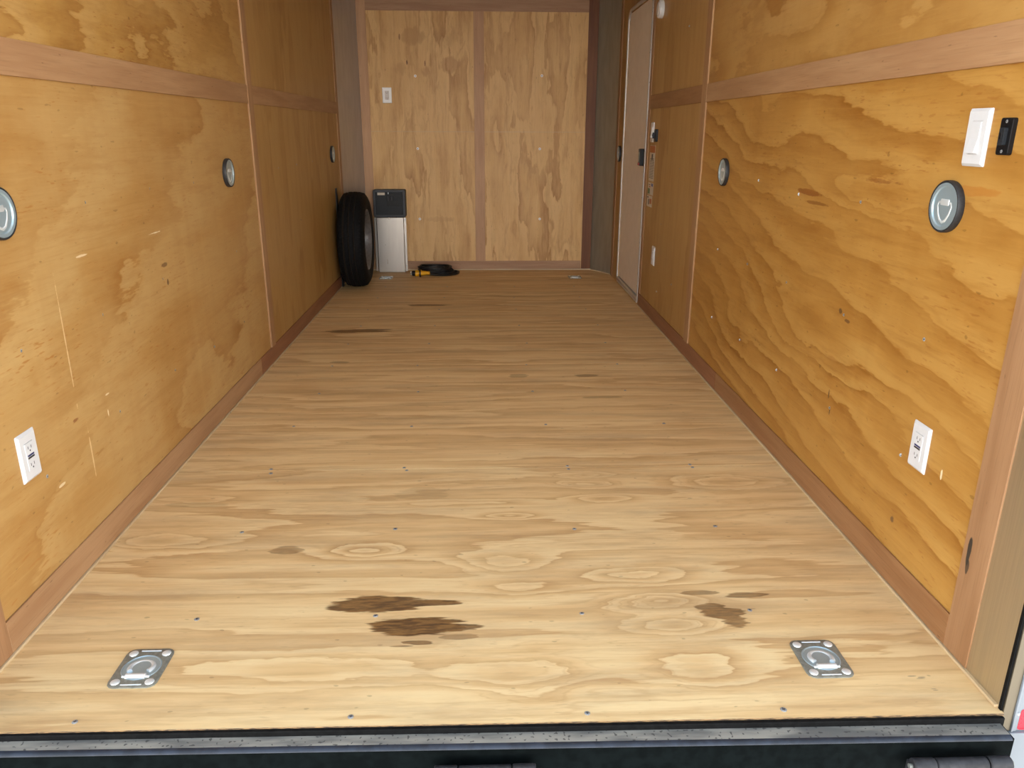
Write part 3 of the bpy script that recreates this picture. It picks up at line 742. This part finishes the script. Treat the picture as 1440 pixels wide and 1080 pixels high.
cv = empty('cable_chase_cover', (-.742, yb, 0), label='bare metal chase cover standing below the charcoal box', category='cover')
bm = B(-.106, .108, -.004, 0, .002, .444, bev=.001, seg=1)
obj('front_sheet', bm, m_bare, cv)
bm = bmesh.new(); bx(bm, -.128, -.112, -.0005, .003, .01, .444); bx(bm, -.117, -.1135, .003, .104, .01, .444); obj('side_flange', bm, m_bare, cv)
bm = bmesh.new(); bx(bm, .112, .130, -.0005, .003, .01, .444); bx(bm, .1135, .117, .003, .104, .01, .444); obj('side_flange', bm, m_bare, cv)
for x in (-.119, .122):
    for z in (.055, .43):
        screw(cv, (x, -.0005, z), (pi/2, 0, 0), 1.0)

# ------------------------------------------------------------------ spare tire (axis along x), leaning on the left wall
R = .345; TW = .195
tire = empty('spare_tire', (-.930, 4.560, .0), (0, 0, rad(1.0)), label='black trailer spare wheel standing against the left wall in the far corner', category='tire')
prof = []
h2 = TW/2
side = [(.215, h2-.030), (.222, h2-.014), (.240, h2-.006), (.270, h2), (.296, h2-.003), (.312, h2-.010), (.324, h2-.019), (.333, h2-.030)]
prof += [(r, -h) for r, h in side]
tread = [(-.052, 0), (-.047, 1), (-.041, 1), (-.036, 0), (-.016, 0), (-.012, 1), (-.006, 1), (-.002, 0), (.020, 0), (.024, 1), (.030, 1), (.034, 0), (.052, 0)]
prof += [(R-.0035*0-(abs(h)/.06)**3*.008-(.008 if g else 0), h) for h, g in tread]
prof += [(r, h) for r, h in side[::-1]]
bm = bmesh.new(); lathe(bm, prof+[(.214, 0)], 96, 'x', close=True)
for f in bm.faces:
    c_ = f.calc_center_median(); rr = (c_.y**2+c_.z**2)**.5
    if rr < .3375 and rr > .325 and abs(c_.x) < .053: f.material_index = 1
ty = obj('tire', bm, [m_tire, m_dust], tire, True); ty.location = (0, 0, R)
# shoulder blocks
bm = bmesh.new()
for i in range(72):
    a = 2*pi*i/72
    for s in (-1, 1):
        mtx = Matrix.Rotation(a, 4, 'X')
        r0 = bmesh.ops.create_cube(bm, size=1)
        for v in r0['verts']:
            v.co = mtx @ Vector((s*.062+v.co.x*.020, v.co.y*.009, .3335+v.co.z*.010-(.0045 if v.co.x*s > 0 else 0)))
sh = obj('tread_block', bm, m_tire, ty, kind='stuff')
bm = bmesh.new(); n = 64
lathe(bm, [(.216, .070), (.222, .086), (.214, .088), (.207, .074), (.198, .050), (.193, .030), (.180, .022), (.160, .036), (.120, .046), (.085, .040), (.060, .052), (.043, .054), (.041, .030), (.041, -.02), (.19, -.02), (.2, -.07), (.216, -.085), (.212, -.06)], n, 'x', close=True)
rim = obj('rim', bm, m_rim, tire, True); rim.location = (0, 0, R)
for i in range(5):
    a = 2*pi*i/5+.3; bm = bmesh.new(); lathe(bm, [(.010, .040), (.010, .0535), (.0085, .0545), (0, .0545)], 16, 'x', (0, .075*cos(a), .075*sin(a)-.0)); obj('lug_hole', bm, m_slot, rim, True)
obj('valve_stem', tube(bmesh.new(), [(.03, .03, .186), (.075, .028, .172)], .006, 8), m_rub, rim, True)
mt = obj('tire_mount_bracket', B(-W+.0002, -W+.008, 4.505, 4.545, .002, .718, bev=.001, seg=1), m_blk, label='black flat steel bracket on the left wall behind the spare tire', category='bracket')
obj('foot_plate', B(-W+.008, -W+.0155, 4.49, 4.56, .002, .06, bev=.001, seg=1), m_blk, mt)

# ------------------------------------------------------------------ power cord coil
cord = empty('coiled_extension_cord', (-.372, 5.03, 0), label='coiled black power cord with yellow plug on the floor by the end wall', category='cord')
pts = []
LOOPS = 9; NP = 34
for k in range(LOOPS):
    for i in range(NP):
        a = 2*pi*i/NP; s = (k+i/NP)/LOOPS
        rx = .128+.012*sin(k*2.1)+(.03 if k < 3 else 0); ry = .075+.010*cos(k*1.7)
        z = .0085+.0085*k*.86+.004*sin(a*2+k)
        cx_ = .006*sin(k*3.1)+(.022 if k < 3 else -.012)
        pts.append((cx_+rx*cos(a), ry*sin(a)+.004*cos(3*a+k), max(.0075, z)))
# tail loop to the right then back into the plug
pts += [(.10, .03, .05), (.165, .0, .030), (.178, -.045, .012), (.13, -.090, .008), (.05, -.108, .008), (-.01, -.112, .012), (-.045, -.112, .022)]
def smooth(p, it=2):
    p = [Vector(x) for x in p]
    for _ in range(it): p = [p[0]]+[(p[i-1]+p[i]*2+p[i+1])/4 for i in range(1, len(p)-1)]+[p[-1]]
    return p
obj('coiled_cable', tube(bmesh.new(), smooth(pts, 3), .0072, 8), m_cord, cord, True)
pts = [(.12+.05*cos(a), .02+.06*sin(a), .012) for a in [rad(x) for x in range(-150, 160, 12)]]
obj('loose_loop', tube(bmesh.new(), [(p[0]-.02, p[1]-.02, p[2]) for p in pts], .0072, 8), m_cord, cord, True)
pg = obj('yellow_plug', lathe(bmesh.new(), [(.010, .0), (.0125, .004), (.0135, .018), (.0125, .020), (.015, .026), (.0175, .052), (.019, .055), (.024, .056), (.024, .060), (.019, .061), (.019, .074), (.021, .076), (.0235, .079), (.024, .092), (.0225, .097), (.012, .098)], 28, 'x'), m_yel, cord, True, label='yellow rubber plug body')
pg.location = (-.045, -.112, .030); pg.rotation_euler = (0, 0, pi+rad(3)); pg.scale = (1.2, 1.1, 1.1)
obj('locking_ring', lathe(bmesh.new(), [(.020, .060), (.0295, .061), (.0295, .070), (.020, .071)], 24, 'x'), m_blk, pg, True, label='black locking ring')
obj('plug_nose', lathe(bmesh.new(), [(.019, .097), (.019, .116), (.017, .119), (.009, .119)], 24, 'x'), m_blk, pg, True)
for a in (90, 210, 330):
    obj('prong', B(.116, .131, .010*cos(rad(a))-.0012, .010*cos(rad(a))+.0012, .010*sin(rad(a))-.004, .010*sin(rad(a))+.004), m_zincd, pg)
